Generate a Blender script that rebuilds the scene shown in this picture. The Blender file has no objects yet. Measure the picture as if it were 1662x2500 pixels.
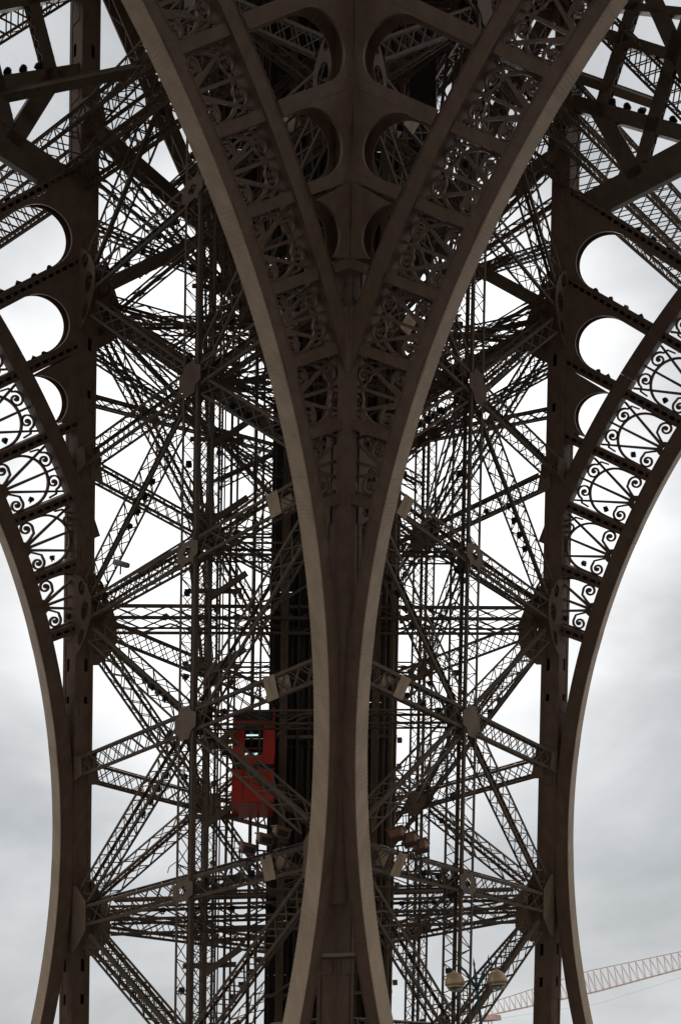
import bpy, math, random
from mathutils import Vector, Matrix
import numpy as np
random.seed(7)
R = math.radians
sc = bpy.context.scene
COL = sc.collection

# ------------------------------------------------------------------ camera
CY, CP, CR, CF = 0.11425839899707399, 0.6235253740945149, -0.0512635795156334, 2043.5386101102051
a_ = math.pi/4-CY
fw = Vector((math.cos(a_)*math.cos(CP), math.sin(a_)*math.cos(CP), math.sin(CP)))
rt = Vector((math.sin(a_), -math.cos(a_), 0)); up = rt.cross(fw)
r2 = rt*math.cos(CR)+up*math.sin(CR); u2 = -rt*math.sin(CR)+up*math.cos(CR)
cam = bpy.data.cameras.new('camera'); camo = bpy.data.objects.new('camera', cam); COL.objects.link(camo)
m = Matrix((r2, u2, -fw)).transposed().to_4x4(); m.translation = Vector((11.16495, 15.07662, 1.7))
camo.matrix_world = m
cam.sensor_fit = 'VERTICAL'; cam.sensor_height = 24.0; cam.lens = CF/2500*24.0
cam.clip_start = 0.1; cam.clip_end = 3000
sc.camera = camo

# ------------------------------------------------------------------ sky, sun, exposure
SUN_EL, SUN_AZ = R(37), R(40)          # azimuth measured from +X towards +Y
w = bpy.data.worlds.new('World'); sc.world = w; w.use_nodes = True
nt = w.node_tree; nt.nodes.clear(); N = nt.nodes.new; L = nt.links.new
out = N('ShaderNodeOutputWorld'); bg = N('ShaderNodeBackground'); bg.inputs[1].default_value = 1.0
sky = N('ShaderNodeTexSky'); sky.sky_type = 'NISHITA'; sky.sun_disc = False
sky.sun_elevation = SUN_EL; sky.sun_rotation = math.pi/2-SUN_AZ
tc = N('ShaderNodeTexCoord')
mp = N('ShaderNodeMapping'); mp.inputs['Scale'].default_value = (1.0, 1.0, 2.3); mp.inputs['Location'].default_value = (3.1, 1.7, 0.4)
nz = N('ShaderNodeTexNoise'); nz.inputs['Scale'].default_value = 2.1; nz.inputs['Detail'].default_value = 7; nz.inputs['Roughness'].default_value = 0.56
nz.inputs['Distortion'].default_value = 0.35
L(tc.outputs['Generated'], mp.inputs[0]); L(mp.outputs[0], nz.inputs[0])
ramp = N('ShaderNodeValToRGB'); L(nz.outputs['Fac'], ramp.inputs[0])
ramp.color_ramp.elements[0].position = 0.34; ramp.color_ramp.elements[0].color = (0.43, 0.45, 0.465, 1)
ramp.color_ramp.elements[1].position = 0.66; ramp.color_ramp.elements[1].color = (0.77, 0.79, 0.81, 1)
# the veiled sun brightens the cloud around it
dp = N('ShaderNodeVectorMath'); dp.operation = 'DOT_PRODUCT'
nrm = N('ShaderNodeVectorMath'); nrm.operation = 'NORMALIZE'; L(tc.outputs['Generated'], nrm.inputs[0]); L(nrm.outputs[0], dp.inputs[0])
dp.inputs[1].default_value = (math.cos(SUN_EL)*math.cos(SUN_AZ), math.cos(SUN_EL)*math.sin(SUN_AZ), math.sin(SUN_EL))
gr = N('ShaderNodeMapRange'); gr.interpolation_type = 'SMOOTHSTEP'; L(dp.outputs['Value'], gr.inputs[0])
gr.inputs[1].default_value = 0.885; gr.inputs[2].default_value = 0.985; gr.inputs[3].default_value = 0.0; gr.inputs[4].default_value = 1.0
glow = N('ShaderNodeMix'); glow.data_type = 'RGBA'; glow.blend_type = 'ADD'
L(gr.outputs[0], glow.inputs[0]); L(ramp.outputs[0], glow.inputs[6]); glow.inputs[7].default_value = (0.75, 0.73, 0.71, 1)
skm = N('ShaderNodeMix'); skm.data_type = 'RGBA'; skm.blend_type = 'MIX'; skm.inputs[0].default_value = 0.93
sks = N('ShaderNodeVectorMath'); sks.operation = 'SCALE'; sks.inputs['Scale'].default_value = 0.08; L(sky.outputs[0], sks.inputs[0])
L(sks.outputs[0], skm.inputs[6]); L(glow.outputs[2], skm.inputs[7])
L(skm.outputs[2], bg.inputs[0]); L(bg.outputs[0], out.inputs[0])
sun = bpy.data.lights.new('sun', 'SUN'); sun.energy = 0.7; sun.angle = R(25); sun.color = (1, 0.96, 0.9)
so = bpy.data.objects.new('sun', sun); COL.objects.link(so)
sd = Vector((math.cos(SUN_EL)*math.cos(SUN_AZ), math.cos(SUN_EL)*math.sin(SUN_AZ), math.sin(SUN_EL)))
so.rotation_euler = sd.to_track_quat('Z', 'Y').to_euler(); so.location = sd*80
vs = sc.view_settings; vs.view_transform = 'Standard'; vs.look = 'None'; vs.gamma = 1; vs.use_curve_mapping = False; vs.exposure = 0.06

# ------------------------------------------------------------------ materials
def mat(name, col, rough=0.6, metal=0.0, var=0.25, scale=3.0, bump=0.15, streak=True, rust=None):
    M = bpy.data.materials.new(name); M.use_nodes = True; t = M.node_tree; b = t.nodes['Principled BSDF']
    b.inputs['Roughness'].default_value = rough; b.inputs['Metallic'].default_value = metal
    g = t.nodes.new('ShaderNodeNewGeometry')
    mp = t.nodes.new('ShaderNodeMapping'); t.links.new(g.outputs['Position'], mp.inputs[0])
    mp.inputs['Scale'].default_value = (1, 1, 0.25) if streak else (1, 1, 1)
    n1 = t.nodes.new('ShaderNodeTexNoise'); n1.inputs['Scale'].default_value = scale; n1.inputs['Detail'].default_value = 6; n1.inputs['Roughness'].default_value = .65
    t.links.new(mp.outputs[0], n1.inputs[0])
    r = t.nodes.new('ShaderNodeValToRGB'); t.links.new(n1.outputs['Fac'], r.inputs[0])
    r.color_ramp.elements[0].position = .3; r.color_ramp.elements[1].position = .72
    r.color_ramp.elements[0].color = tuple(c*(1-var) for c in col)+(1,)
    r.color_ramp.elements[1].color = tuple(min(1, c*(1+var)) for c in col)+(1,)
    last = r.outputs[0]
    if rust:
        n3 = t.nodes.new('ShaderNodeTexNoise'); n3.inputs['Scale'].default_value = .9; n3.inputs['Detail'].default_value = 8; n3.inputs['Roughness'].default_value = .7
        t.links.new(mp.outputs[0], n3.inputs[0])
        r3 = t.nodes.new('ShaderNodeMapRange'); t.links.new(n3.outputs['Fac'], r3.inputs[0]); r3.inputs[1].default_value = .52; r3.inputs[2].default_value = .72; r3.inputs[4].default_value = .55
        mx = t.nodes.new('ShaderNodeMix'); mx.data_type = 'RGBA'; t.links.new(r3.outputs[0], mx.inputs[0]); t.links.new(last, mx.inputs[6]); mx.inputs[7].default_value = rust+(1,)
        last = mx.outputs[2]
    t.links.new(last, b.inputs['Base Color'])
    n2 = t.nodes.new('ShaderNodeTexNoise'); n2.inputs['Scale'].default_value = scale*9; n2.inputs['Detail'].default_value = 3; t.links.new(g.outputs['Position'], n2.inputs[0])
    bp = t.nodes.new('ShaderNodeBump'); bp.inputs['Strength'].default_value = bump; bp.inputs['Distance'].default_value = .02
    t.links.new(n2.outputs['Fac'], bp.inputs['Height']); t.links.new(bp.outputs[0], b.inputs['Normal'])
    return M
IRON = mat('brown_painted_iron', (0.215, 0.130, 0.088), .55, 0, .26, 2.2, .18, True, (0.22, 0.125, 0.08))
GUS = mat('gusset_iron', (0.28, 0.195, 0.132), .55, 0, .22, 2.4, .1, True, (0.2, 0.12, 0.08))
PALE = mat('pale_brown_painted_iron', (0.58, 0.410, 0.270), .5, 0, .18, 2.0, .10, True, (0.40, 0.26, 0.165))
IRON2 = mat('brown_iron_lattice', (0.165, 0.112, 0.076), .6, 0, .25, 2.5, .1, True, (0.15, 0.09, 0.06))
DARK = mat('dark_machine_steel', (0.060, 0.048, 0.040), .6, 0, .3, 2.5, .1)
BLACK = mat('black_housing', (0.02, 0.02, 0.022), .5, 0, .2, 6, .05)
RED = mat('red_lift_paint', (0.72, 0.045, 0.014), .35, 0, .12, 1.5, .04)
GOLD = mat('bronze_lamp_bowl', (0.50, 0.35, 0.19), .45, .3, .2, 7, .08)
GREEN = mat('verdigris_lamp_post', (0.035, 0.075, 0.075), .5, .2, .25, 8, .1)
CRANE = mat('hazed_orange_crane_paint', (0.92, 0.64, 0.54), .6, 0, .1, 1, .02)  # orange made paler: distance haze painted into the colour
CONC = mat('dusty_asphalt', (0.13, 0.125, 0.115), .95, 0, .2, 1.2, .5, False)
STONE = mat('pale_masonry', (0.36, 0.33, 0.28), .9, 0, .2, 2, .4, False)
BROWNBOX = mat('brown_projector_case', (0.26, 0.13, 0.075), .5, 0, .2, 5, .1)
GREY = mat('grey_camera_case', (0.45, 0.45, 0.44), .4, 0, .1, 4, .05)
STEEL = mat('light_worn_steel', (0.45, 0.43, 0.40), .35, .6, .2, 6, .05)
def glassmat():
    M = bpy.data.materials.new('tinted_glass'); M.use_nodes = True; b = M.node_tree.nodes['Principled BSDF']
    b.inputs['Base Color'].default_value = (.75, .85, .82, 1); b.inputs['Roughness'].default_value = .05
    b.inputs['Transmission Weight'].default_value = 1; b.inputs['IOR'].default_value = 1.1
    n = M.node_tree.nodes.new('ShaderNodeTexNoise'); n.inputs['Scale'].default_value = 4
    bp = M.node_tree.nodes.new('ShaderNodeBump'); bp.inputs['Strength'].default_value = .03
    M.node_tree.links.new(n.outputs['Fac'], bp.inputs['Height']); M.node_tree.links.new(bp.outputs[0], b.inputs['Normal'])
    return M
GLASS = glassmat()
def litmat():
    M = bpy.data.materials.new('lit_lamp_tube'); M.use_nodes = True; b = M.node_tree.nodes['Principled BSDF']
    b.inputs['Emission Color'].default_value = (.8, .95, 1, 1); b.inputs['Emission Strength'].default_value = 1.2
    return M
LIT = litmat()

# ------------------------------------------------------------------ mesh helpers
V = Vector
class MB:
    def __init__(s): s.v = []; s.f = []
    def hexa(s, p):
        i = len(s.v); s.v += [tuple(q) for q in p]
        s.f += [(i, i+3, i+2, i+1), (i+4, i+5, i+6, i+7), (i, i+1, i+5, i+4), (i+1, i+2, i+6, i+5), (i+2, i+3, i+7, i+6), (i+3, i, i+4, i+7)]
    def box(s, c, h, ax=None):
        c = V(c); X, Y, Z = ax or (V((1, 0, 0)), V((0, 1, 0)), V((0, 0, 1)))
        X = X*h[0]; Y = Y*h[1]; Z = Z*h[2]
        s.hexa([c-X-Y-Z, c+X-Y-Z, c+X+Y-Z, c-X+Y-Z, c-X-Y+Z, c+X-Y+Z, c+X+Y+Z, c-X+Y+Z])
    def bar(s, p, q, u, wu, wv):
        p = V(p); q = V(q); d = q-p
        if d.length < 1e-6: return
        d.normalize(); u = V(u); u = u-d*u.dot(d)
        if u.length < 1e-5: u = d.orthogonal()
        u.normalize(); v = d.cross(u); u = u*wu; v = v*wv
        s.hexa([p-u-v, p+u-v, p+u+v, p-u+v, q-u-v, q+u-v, q+u+v, q-u+v])
    def tube(s, pts, r, n=6, rr=None):
        pts = [V(p) for p in pts]; base = len(s.v); up0 = V((0.13, 0.37, 0.9)).normalized()
        for k, p in enumerate(pts):
            d = (pts[min(k+1, len(pts)-1)]-pts[max(k-1, 0)]).normalized()
            a = d.cross(up0)
            if a.length < .05: a = d.cross(V((1, 0, 0)))
            a.normalize(); b = d.cross(a); rad = rr[k] if rr else r
            for j in range(n):
                t = 2*math.pi*j/n; s.v.append(tuple(p+a*math.cos(t)*rad+b*math.sin(t)*rad))
        for k in range(len(pts)-1):
            for j in range(n):
                j2 = (j+1) % n; s.f.append((base+k*n+j, base+k*n+j2, base+(k+1)*n+j2, base+(k+1)*n+j))
        s.f.append(tuple(base+j for j in range(n))[::-1]); s.f.append(tuple(base+(len(pts)-1)*n+j for j in range(n)))
    def strip(s, secs):
        """secs: list of cross-sections of 4 points each, joined into one closed swept bar"""
        b = len(s.v); n = len(secs[0])
        for q in secs: s.v += [tuple(x) for x in q]
        for k in range(len(secs)-1):
            for j in range(n):
                j2 = (j+1) % n; s.f.append((b+k*n+j, b+k*n+j2, b+(k+1)*n+j2, b+(k+1)*n+j))
        s.f.append(tuple(range(b, b+n))[::-1]); s.f.append(tuple(range(b+(len(secs)-1)*n, b+len(secs)*n)))
    def lathe(s, prof, c=(0, 0, 0), n=20):
        b = len(s.v); c = V(c)
        for r, z in prof:
            for j in range(n):
                t = 2*math.pi*j/n; s.v.append((c.x+r*math.cos(t), c.y+r*math.sin(t), c.z+z))
        for k in range(len(prof)-1):
            for j in range(n):
                j2 = (j+1) % n; s.f.append((b+k*n+j, b+k*n+j2, b+(k+1)*n+j2, b+(k+1)*n+j))
    def mesh(s, name, m, smooth=False):
        me = bpy.data.meshes.new(name); me.from_pydata(s.v, [], s.f); me.materials.append(m)
        if smooth: me.polygons.foreach_set('use_smooth', [True]*len(me.polygons))
        me.update(); return me
    def build(s, name, m, parent=None, smooth=False, loc=None):
        return link(name, s.mesh(name, m, smooth), parent, loc)
def link(name, me, parent=None, loc=None, M=None):
    o = bpy.data.objects.new(name, me); COL.objects.link(o)
    if parent: o.parent = parent
    if loc is not None: o.location = loc
    if M is not None: o.matrix_local = M
    return o
def empty(name, label, cat, loc=(0, 0, 0), group=None, M=None):
    o = bpy.data.objects.new(name, None); COL.objects.link(o)
    if M is not None: o.matrix_world = M
    else: o.location = loc
    o.empty_display_size = .3
    o['label'] = label; o['category'] = cat
    if group: o['group'] = group
    return o
def tag(o, label, cat, group=None, kind=None):
    if label: o['label'] = label
    if cat: o['category'] = cat
    if group: o['group'] = group
    if kind: o['kind'] = kind
    return o
def plate_mesh(name, loops, th, m, fn=None):
    """flat plate with holes: loops of 2D points (first the outline), th thick, mapped by fn(x, y, z)"""
    cu = bpy.data.curves.new('tmp', 'CURVE'); cu.dimensions = '2D'; cu.fill_mode = 'BOTH'; cu.extrude = th/2
    for lp in loops:
        sp = cu.splines.new('POLY'); sp.points.add(len(lp)-1); sp.use_cyclic_u = True
        for i, p in enumerate(lp): sp.points[i].co = (p[0], p[1], 0, 1)
    o = bpy.data.objects.new('tmp', cu); COL.objects.link(o)
    dg = bpy.context.evaluated_depsgraph_get(); dg.update()
    me = bpy.data.meshes.new_from_object(o.evaluated_get(dg)); me.name = name
    bpy.data.objects.remove(o); bpy.data.curves.remove(cu)
    me.materials.clear(); me.materials.append(m)
    if fn:
        for v in me.vertices: v.co = fn(v.co.x, v.co.y, v.co.z)
    me.update(); return me
def circ(cx, cy, rx, ry=None, n=20, a0=0, rot=0):
    ry = ry or rx; o = []
    for i in range(n):
        t = a0+2*math.pi*i/n; x = rx*math.cos(t); y = ry*math.sin(t)
        o.append((cx+x*math.cos(rot)-y*math.sin(rot), cy+x*math.sin(rot)+y*math.cos(rot)))
    return o

# ------------------------------------------------------------------ tower geometry
S = 0.5334217601806152; A0 = 39.309630607832915; W = 15.0; ZC = -1.4924618223334836; RI = 35.34347868395833
K = math.sqrt(1+S*S)
LV = [-1.3, 4.0, 9.19, 14.38, 19.63, 24.91, 30.64, 36.6, 42.8, 49.0, 54.0]
def colp(n, z):
    a = A0-S*z
    return V((a+(W if n in 'RF' else 0), a+(W if n in 'LF' else 0), z))
DL = V((-S, -S, 1)).normalized()

# ------------------------------------------------------------------ setting
g = MB(); g.v = [(-1500, -1500, 0), (1500, -1500, 0), (1500, 1500, 0), (-1500, 1500, 0)]; g.f = [(0, 1, 2, 3)]
go = g.build('ground', CONC); go['kind'] = 'structure'
LEGNAME = {'N': 'near', 'L': 'left', 'R': 'right', 'F': 'far'}
for n in 'NLRF':
    b = MB(); c = colp(n, 0); h = 2.6
    b.hexa([c+V(q) for q in ((-h-.6, -h-.6, -.3), (h+.6, -h-.6, -.3), (h+.6, h+.6, -.3), (-h-.6, h+.6, -.3), (-h, -h, 1.2), (h, -h, 1.2), (h, h, 1.2), (-h, h, 1.2))])
    b.box(c+V((0, 0, 1.35)), (h+.15, h+.15, .15))
    tag(b.build('masonry_base', STONE), 'pale stone footing block under the %s iron column' % LEGNAME[n], 'footing')

# ------------------------------------------------------------------ the leg
leg = empty('iron_tower', 'huge brown riveted iron tower support of lattice braces between four box columns', 'tower', (46, 46, 0))
LI = Matrix.Translation((-46, -46, 0))
def P(name, mb_or_mesh, m=None, parent=leg, smooth=False, label=None, kind=None):
    me = mb_or_mesh.mesh(name, m, smooth) if isinstance(mb_or_mesh, MB) else mb_or_mesh
    if parent is leg: me.transform(LI)
    o = link(name, me, parent)
    if label: o['label'] = label
    if kind: o['kind'] = kind
    return o
HC = .42
def zrange(): return (0.6, 56.0)
for n in 'NLRF':
    z0, z1 = zrange()
    holes = []
    k = 0
    for lv in LV[1:-1]:
        for dz in ((-1.75,) if LV.index(lv) % 2 == 0 else (2.2,)):
            zc = lv+dz; holes.append([(-.09, zc-.22), (.09, zc-.22), (.09, zc+.22), (-.09, zc+.22)])
    body = MB()
    for ax in (0, 1):
        for sg in (-1, 1):
            def fn(x, y, z, ax=ax, sg=sg, n=n):
                c = colp(n, y)
                if ax == 0: return c+V((x, sg*HC+z, 0))
                return c+V((sg*HC+z, x, 0))
            hh = HC if ax == 0 else HC-.03
            outl = [(-hh, z0), (hh, z0)]+[(hh, z1), (-hh, z1)]
            lo = [outl]+([[(p[0]+.10, p[1]) for p in h] for h in holes] if sg == -1 and n != 'N' else [])
            P('column_plate', plate_mesh('column_plate', lo, .024, IRON, fn))
    an = MB()                                        # corner angles and cover strips with their lips
    for sx in (-1, 1):
        for sy in (-1, 1):
            c0 = colp(n, z0)+V((sx*(HC+.01), sy*(HC+.01), 0)); c1 = colp(n, z1)+V((sx*(HC+.01), sy*(HC+.01), 0))
            for (dx, dy, hx, hy) in ((-sx*.07, sy*.02, .085, .008), (sx*.02, -sy*.07, .008, .085)):
                q = []
                for c in (c0, c1):
                    q += [c+V((dx-hx, dy-hy, 0)), c+V((dx+hx, dy-hy, 0)), c+V((dx+hx, dy+hy, 0)), c+V((dx-hx, dy+hy, 0))]
                an.hexa(q)
    P('corner_angle', an, IRON)
    z = 3.0
    while z < 54:
        for ax in (0, 1):
            c = colp(n, z)
            o = V((0, -1, 0))*(HC+.03) if ax == 0 else V((-1, 0, 0))*(HC+.03)
            X = V((1, 0, 0)) if ax == 0 else V((0, 1, 0))
            e = c+DL*.55
            q = []
            for cc in (c, e):
                nn = o.normalized()*.012
                q += [cc+o-X*.24-nn, cc+o+X*.24-nn, cc+o+X*.24+nn, cc+o-X*.24+nn]
            cv = MB(); cv.hexa(q); P('splice_cover', cv, IRON)
        z += 2.62
    rv = MB()
    z = 1.2
    while z < 38:
        c = colp(n, z)
        for t in (-.37, -.29, .29, .37):
            rv.box(c+V((t, -HC-.045, 0)), (.014, .012, .014)); rv.box(c+V((-HC-.045, t, 0)), (.014, .012, .014))
        z += .22
    P('rivets', rv, IRON, kind='stuff')

FACES = {'NL': (V((0, 1, 0)), V((-1, 0, 0)), 'N', 'L'), 'NR': (V((1, 0, 0)), V((0, -1, 0)), 'N', 'R'),
         'LF': (V((1, 0, 0)), V((0, 1, 0)), 'L', 'F'), 'RF': (V((0, 1, 0)), V((1, 0, 0)), 'R', 'F')}
def face_frame(f):
    e, nv, A, B = FACES[f]
    nn = e.cross(DL); nn.normalize()
    if nn.dot(nv) < 0: nn = -nn
    return e, nn, A, B
def member(Pp, Q, nn, hu=.37, hv=.36, c=.052, bay=.72, t0=.9, t1=.9, name='brace', solid=False, style='X', m=None, lace=.022):
    m = m or IRON2
    d = Q-Pp; Ln = d.length; d.normalize(); Pp = Pp+d*t0; Q = Q-d*t1; Ln = (Q-Pp).length
    u = nn.cross(d).normalized(); v = nn
    b = MB()
    cs = [(-1, -1), (1, -1), (1, 1), (-1, 1)]
    for su, sv in cs:
        o = u*hu*su+v*hv*sv
        # angle iron: two thin legs
        b.bar(Pp+o-u*su*c*.9, Q+o-u*su*c*.9, u, c*.92, .011); b.bar(Pp+o-v*sv*c*.9, Q+o-v*sv*c*.9, u, .011, c*.92)
    o = P(name, b, m)
    l = MB(); nb = max(2, round(Ln/bay)); st = Ln/nb
    if solid:
        for sv in (-1, 1):
            l.bar(Pp+v*(hv*sv), Q+v*(hv*sv), u, hu*.96, .012)
    for k in range(nb):
        a = Pp+d*(st*k); z = Pp+d*(st*(k+1))
        if not solid:
            for sv in (-1, 1):
                f = v*(hv-.02)*sv
                l.bar(a-u*hu*.93+f, z+u*hu*.93+f, u, lace, .009)
                if style == 'X': l.bar(a+u*hu*.93+f*.965, z-u*hu*.93+f*.965, u, lace, .009)
                elif k % 2 == 0: l.bar(a+u*hu*.93+f*.965, a-u*hu*.93+f*.965, u, lace, .009)
        for su in (-1, 1):
            f = u*(hu-.02)*su; s = 1 if k % 2 else -1
            l.bar(a-v*hv*.93*s+f, z+v*hv*.93*s+f, v, lace, .009)
    lo = P('lacing', l, m, parent=o); lo.data.transform(LI)
    return o, Pp, Q, u
MEM = []                                            # floodlight perches
def batten(Pp, Q, t, nn, half=.34, hh=.42):
    c = Pp.lerp(Q, t); d = (Q-Pp).normalized(); u = nn.cross(d).normalized(); b = MB()
    for s in (-1, 1):
        b.hexa([c+nn*s*.40+d*x+u*y+nn*z for z in (-.01, .01) for x, y in ((-half, -hh), (half*.6, -hh), (half, hh), (-half*.6, hh))])
        for i in range(7):
            y = -hh+.08+i*(2*hh-.16)/6
            for x in (-.05, .05): b.box(c+nn*s*.415+d*x+u*y, (.014, .014, .014))
    P('batten_plate', b, PALE)
def quatre(cx, cy, r):
    return [(cx+(r+r*.38*abs(math.cos(2*t)))*math.cos(t), cy+(r+r*.38*abs(math.cos(2*t)))*math.sin(t)) for t in [2*math.pi*i/32 for i in range(32)]]
def along(z, k): return z+k
for f in FACES:
    e, nn, A, B = face_frame(f)
    back = f in ('LF', 'RF')
    for i, z in enumerate(LV):
        if z < 1 : continue
        a = colp(A, z); b = colp(B, z)
        big = i % 2 == 0
        solid = back and z > 29
        o, p_, q_, u_ = member(a, b, nn, .27 if solid else .40, .38, .06, .78 if big else .66, .75, .75, 'horizontal_strut', solid, 'X')
        MEM.append((f, p_, q_, u_, nn, 's'))
        if not back and z < 33: batten(a, b, .2, nn)
    for i in range(0, 10, 2):
        if i+2 >= len(LV): break
        z0, z2 = LV[i], LV[i+2]
        for (n1, n2) in ((A, B), (B, A)):
            lo = colp(n1, z0); hi = colp(n2, z2); md = (colp(A, LV[i+1])+colp(B, LV[i+1]))/2
            solid = back and z0 > 30
            for pa, pb, ta, tb in ((lo, md, 1.3, .62), (md, hi, .62, 1.3)):
                if max(pa.z, pb.z) < 1: continue
                if pa.z < .5:
                    k = (.6-pa.z)/(pb.z-pa.z); pa = pa.lerp(pb, k)
                o, p_, q_, u_ = member(pa, pb, nn, .27 if solid else .36, .34, .055, .8, ta, tb, 'diagonal_brace', solid, 'X')
                MEM.append((f, p_, q_, u_, nn, 'd'))
    # mid-face post: a lattice box post beside the struts
    pa = (colp(A, 1.0)+colp(B, 1.0))/2; pb = (colp(A, 54)+colp(B, 54))/2
    o, p_, q_, u_ = member(pa, pb, nn, .39, .44, .06, .62, 0, 0, 'lattice_post', False, 'Z' if not back else 'X', lace=.018)
    MEM.append((f, p_, q_, u_, nn, 'p'))
    # gusset plates where the braces cross the post and where they meet the columns
    for i, z in enumerate(LV[1:-1], 1):
        c = (colp(A, z)+colp(B, z))/2; big = i % 2 == 0
        X = e; Y = DL-e*DL.dot(e); Y.normalize()
        for s in (-1, 1):
            off = nn*(s*.475)
            fn = lambda x, y, zz, c=c, off=off, X=X, Y=Y: c+off+X*(x*.82)+DL*(y*.74)+nn*zz
            if big:
                lp = [(-.42, -.78), (-.2, -.55), (.2, -.55), (.42, -.78), (.42, -.45), (.70, -.34), (.70, .34), (.42, .45), (.42, .78), (.2, .55), (-.2, .55), (-.42, .78), (-.42, .45), (-.70, .34), (-.70, -.34), (-.42, -.45)]
                P('gusset_plate', plate_mesh('gusset_plate', [lp, quatre(0, 0, .2)], .022, GUS if i < 5 else IRON, fn))
            else:
                lp = [(-.30, -.86), (.30, -.86), (.42, -.50), (.74, -.38), (.74, .38), (.42, .50), (.30, .86), (-.30, .86), (-.42, .50), (-.74, .38), (-.74, -.38), (-.42, -.50)]
                P('gusset_plate', plate_mesh('gusset_plate', [lp], .022, GUS if i < 5 else IRON, fn))
        for n_, dr in ((A, 1), (B, -1)):
            c = colp(n_, z)
            for s in (-1, 1):
                off = nn*(s*.415)
                fn = lambda x, y, zz, c=c, off=off, X=X, dr=dr: c+off+X*(x*dr)+DL*y+nn*zz
                if big:
                    lp = [(.30, -1.42), (.62, -1.36), (1.28, -.62), (1.28, .62), (.62, 1.36), (.30, 1.42)] if i < 4 else [(.30, -1.75), (.62, -1.62), (1.12, -1.05), (1.42, -.42), (1.42, .42), (1.12, 1.05), (.62, 1.62), (.30, 1.75)]
                    if back or i >= 7: lp = [(x*1.25 if x > .4 else x, y*1.1) for x, y in lp]
                    hl = []
                    if i >= 4: hl = [circ(.98, 0.0, .25, .44, 18), circ(.74, 1.05, .20, .33, 16, 0, .35), circ(.74, -1.05, .20, .33, 16, 0, -.35)]
                    P('node_gusset', plate_mesh('node_gusset', [lp]+hl, .024, GUS if i < 4 else IRON, fn))
                else:
                    lp = [(.30, -.55), (.95, -.40), (.80, .40), (.30, .55)]
                    P('node_gusset', plate_mesh('node_gusset', [lp], .024, GUS, fn))
for f in ('LF', 'RF'):
    e, nn, A, B = face_frame(f)
    for z, z2 in ((27.2, 30.64), (33.2, 36.6), (42.8, 49.0)):
        for (n1, n2) in ((A, B), (B, A)):
            member(colp(n1, z), colp(n2, z2), nn, .24, .3, .05, .7, .25, .25, 'upper_brace', False, 'X')
        member(colp(A, (z+z2)/2), colp(B, (z+z2)/2), nn, .22, .3, .05, .8, .25, .25, 'upper_strut', False, 'X')
for i in range(6):  # floor added to blacken the view up inside the leg
    for j in range(6):
        b = MB(); c = colp('N', 46.0)+V((W*(i+.5)/6, W*(j+.5)/6, 0)); b.box(c, (W/12-.02, W/12-.02, .03)); b.box(c-V((0, 0, .12)), (W/12-.02, .05, .1))
        P('darkening_floor_panel', b, DARK)
# horizontal frames that tie the leg across
for i, z in enumerate(LV):
    if z < 1 or z > 50: continue
    if i % 2 == 0 and i >= 6:
        md = {k: (colp(k[0], z)+colp(k[1], z))/2 for k in ('NL', 'LF', 'RF', 'NR')}
        nx = {k: (colp(k[0], LV[i-1]+2)+colp(k[1], LV[i-1]+2))/2 for k in ('NL', 'LF', 'RF', 'NR')}
        for a, b in ((colp('L', z), md['RF']), (colp('R', z), md['LF']), (colp('L', z), nx['RF']), (colp('R', z), nx['LF']), (colp('L', z-1), nx['NR']), (colp('R', z-1), nx['NL'])):
            member(a, b, V((0, 0, 1)), .34, .26, .05, .9, .8, .3, 'cross_tie', False, 'X')
    elif i % 2 == 0:
        for (A, B) in (('L', 'R'), ('N', 'F')):
            a = colp(A, z); b = colp(B, z); nn = V((0, 0, 1))
            o, p_, q_, u_ = member(a, b, nn, .5, .30, .055, 1.15, 1.5, 1.5, 'cross_tie', False, 'X', DARK if 0 else IRON2, .028)
            if A == 'L':
                MEM.append(('T', p_, q_, u_, nn, 't'))
                bb = MB(); hdir = (b-a).normalized()
                for off, r_ in ((V((0, 0, .62)), .10 if i == 2 else .05), (V((0, 0, -.75)), .07)):
                    bb.tube([a+hdir*1.6+off, b-hdir*1.6+off], r_, 8)
                n_ = 16
                for k in range(n_):
                    p0 = a.lerp(b, .08+.84*k/n_); p1 = a.lerp(b, .08+.84*(k+1)/n_)
                    s = 1 if k % 2 else 0
                    bb.bar(p0+V((0, 0, -.72 if s else -.3)), p1+V((0, 0, -.3 if s else -.72)), nn, .03, .03)
                P('truss_rail', bb, IRON2)
    mids = [(colp('N', z)+colp('L', z))/2, (colp('L', z)+colp('F', z))/2, (colp('F', z)+colp('R', z))/2, (colp('R', z)+colp('N', z))/2]
    for k in range(4):
        member(mids[k], mids[(k+1) % 4], V((0, 0, 1)), .28, .3, .04, 1.3, .5, .5, 'inner_tie', False, 'Z', None, .022)

for i in range(6, 10):
    za, zb = LV[i]-(LV[i]-LV[i-1])*.0, LV[i+1] if i+1 < len(LV) else 54
    def mids(z): return [(colp('N', z)+colp('L', z))/2, (colp('L', z)+colp('F', z))/2, (colp('F', z)+colp('R', z))/2, (colp('R', z)+colp('N', z))/2]
    ma, mb_ = mids(za), mids(zb)
    for k in range(4):
        a, b_, c_, d_ = ma[k], mb_[(k+1) % 4], ma[(k+1) % 4], mb_[k]
        nn = (b_-a).cross(c_-a).normalized()
        member(a, b_, nn, .22, .24, .04, .7, .5, .5, 'inner_brace', False, 'X'); member(c_, d_, nn, .22, .24, .04, .7, .5, .5, 'inner_brace', False, 'X')
for z in (30.64, 36.6, 42.8):
    for k in range(5):
        t = (k+.5)/5
        member(colp('L', z).lerp(colp('F', z), t), colp('R', z).lerp(colp('N', z), 1-t) if 0 else colp('N', z).lerp(colp('R', z), t), V((0, 0, 1)), .14, .2, .04, 1.2, .1, .1, 'walkway_beam', False, 'Z') if z > 30 or k in (0, 4) else None
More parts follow.
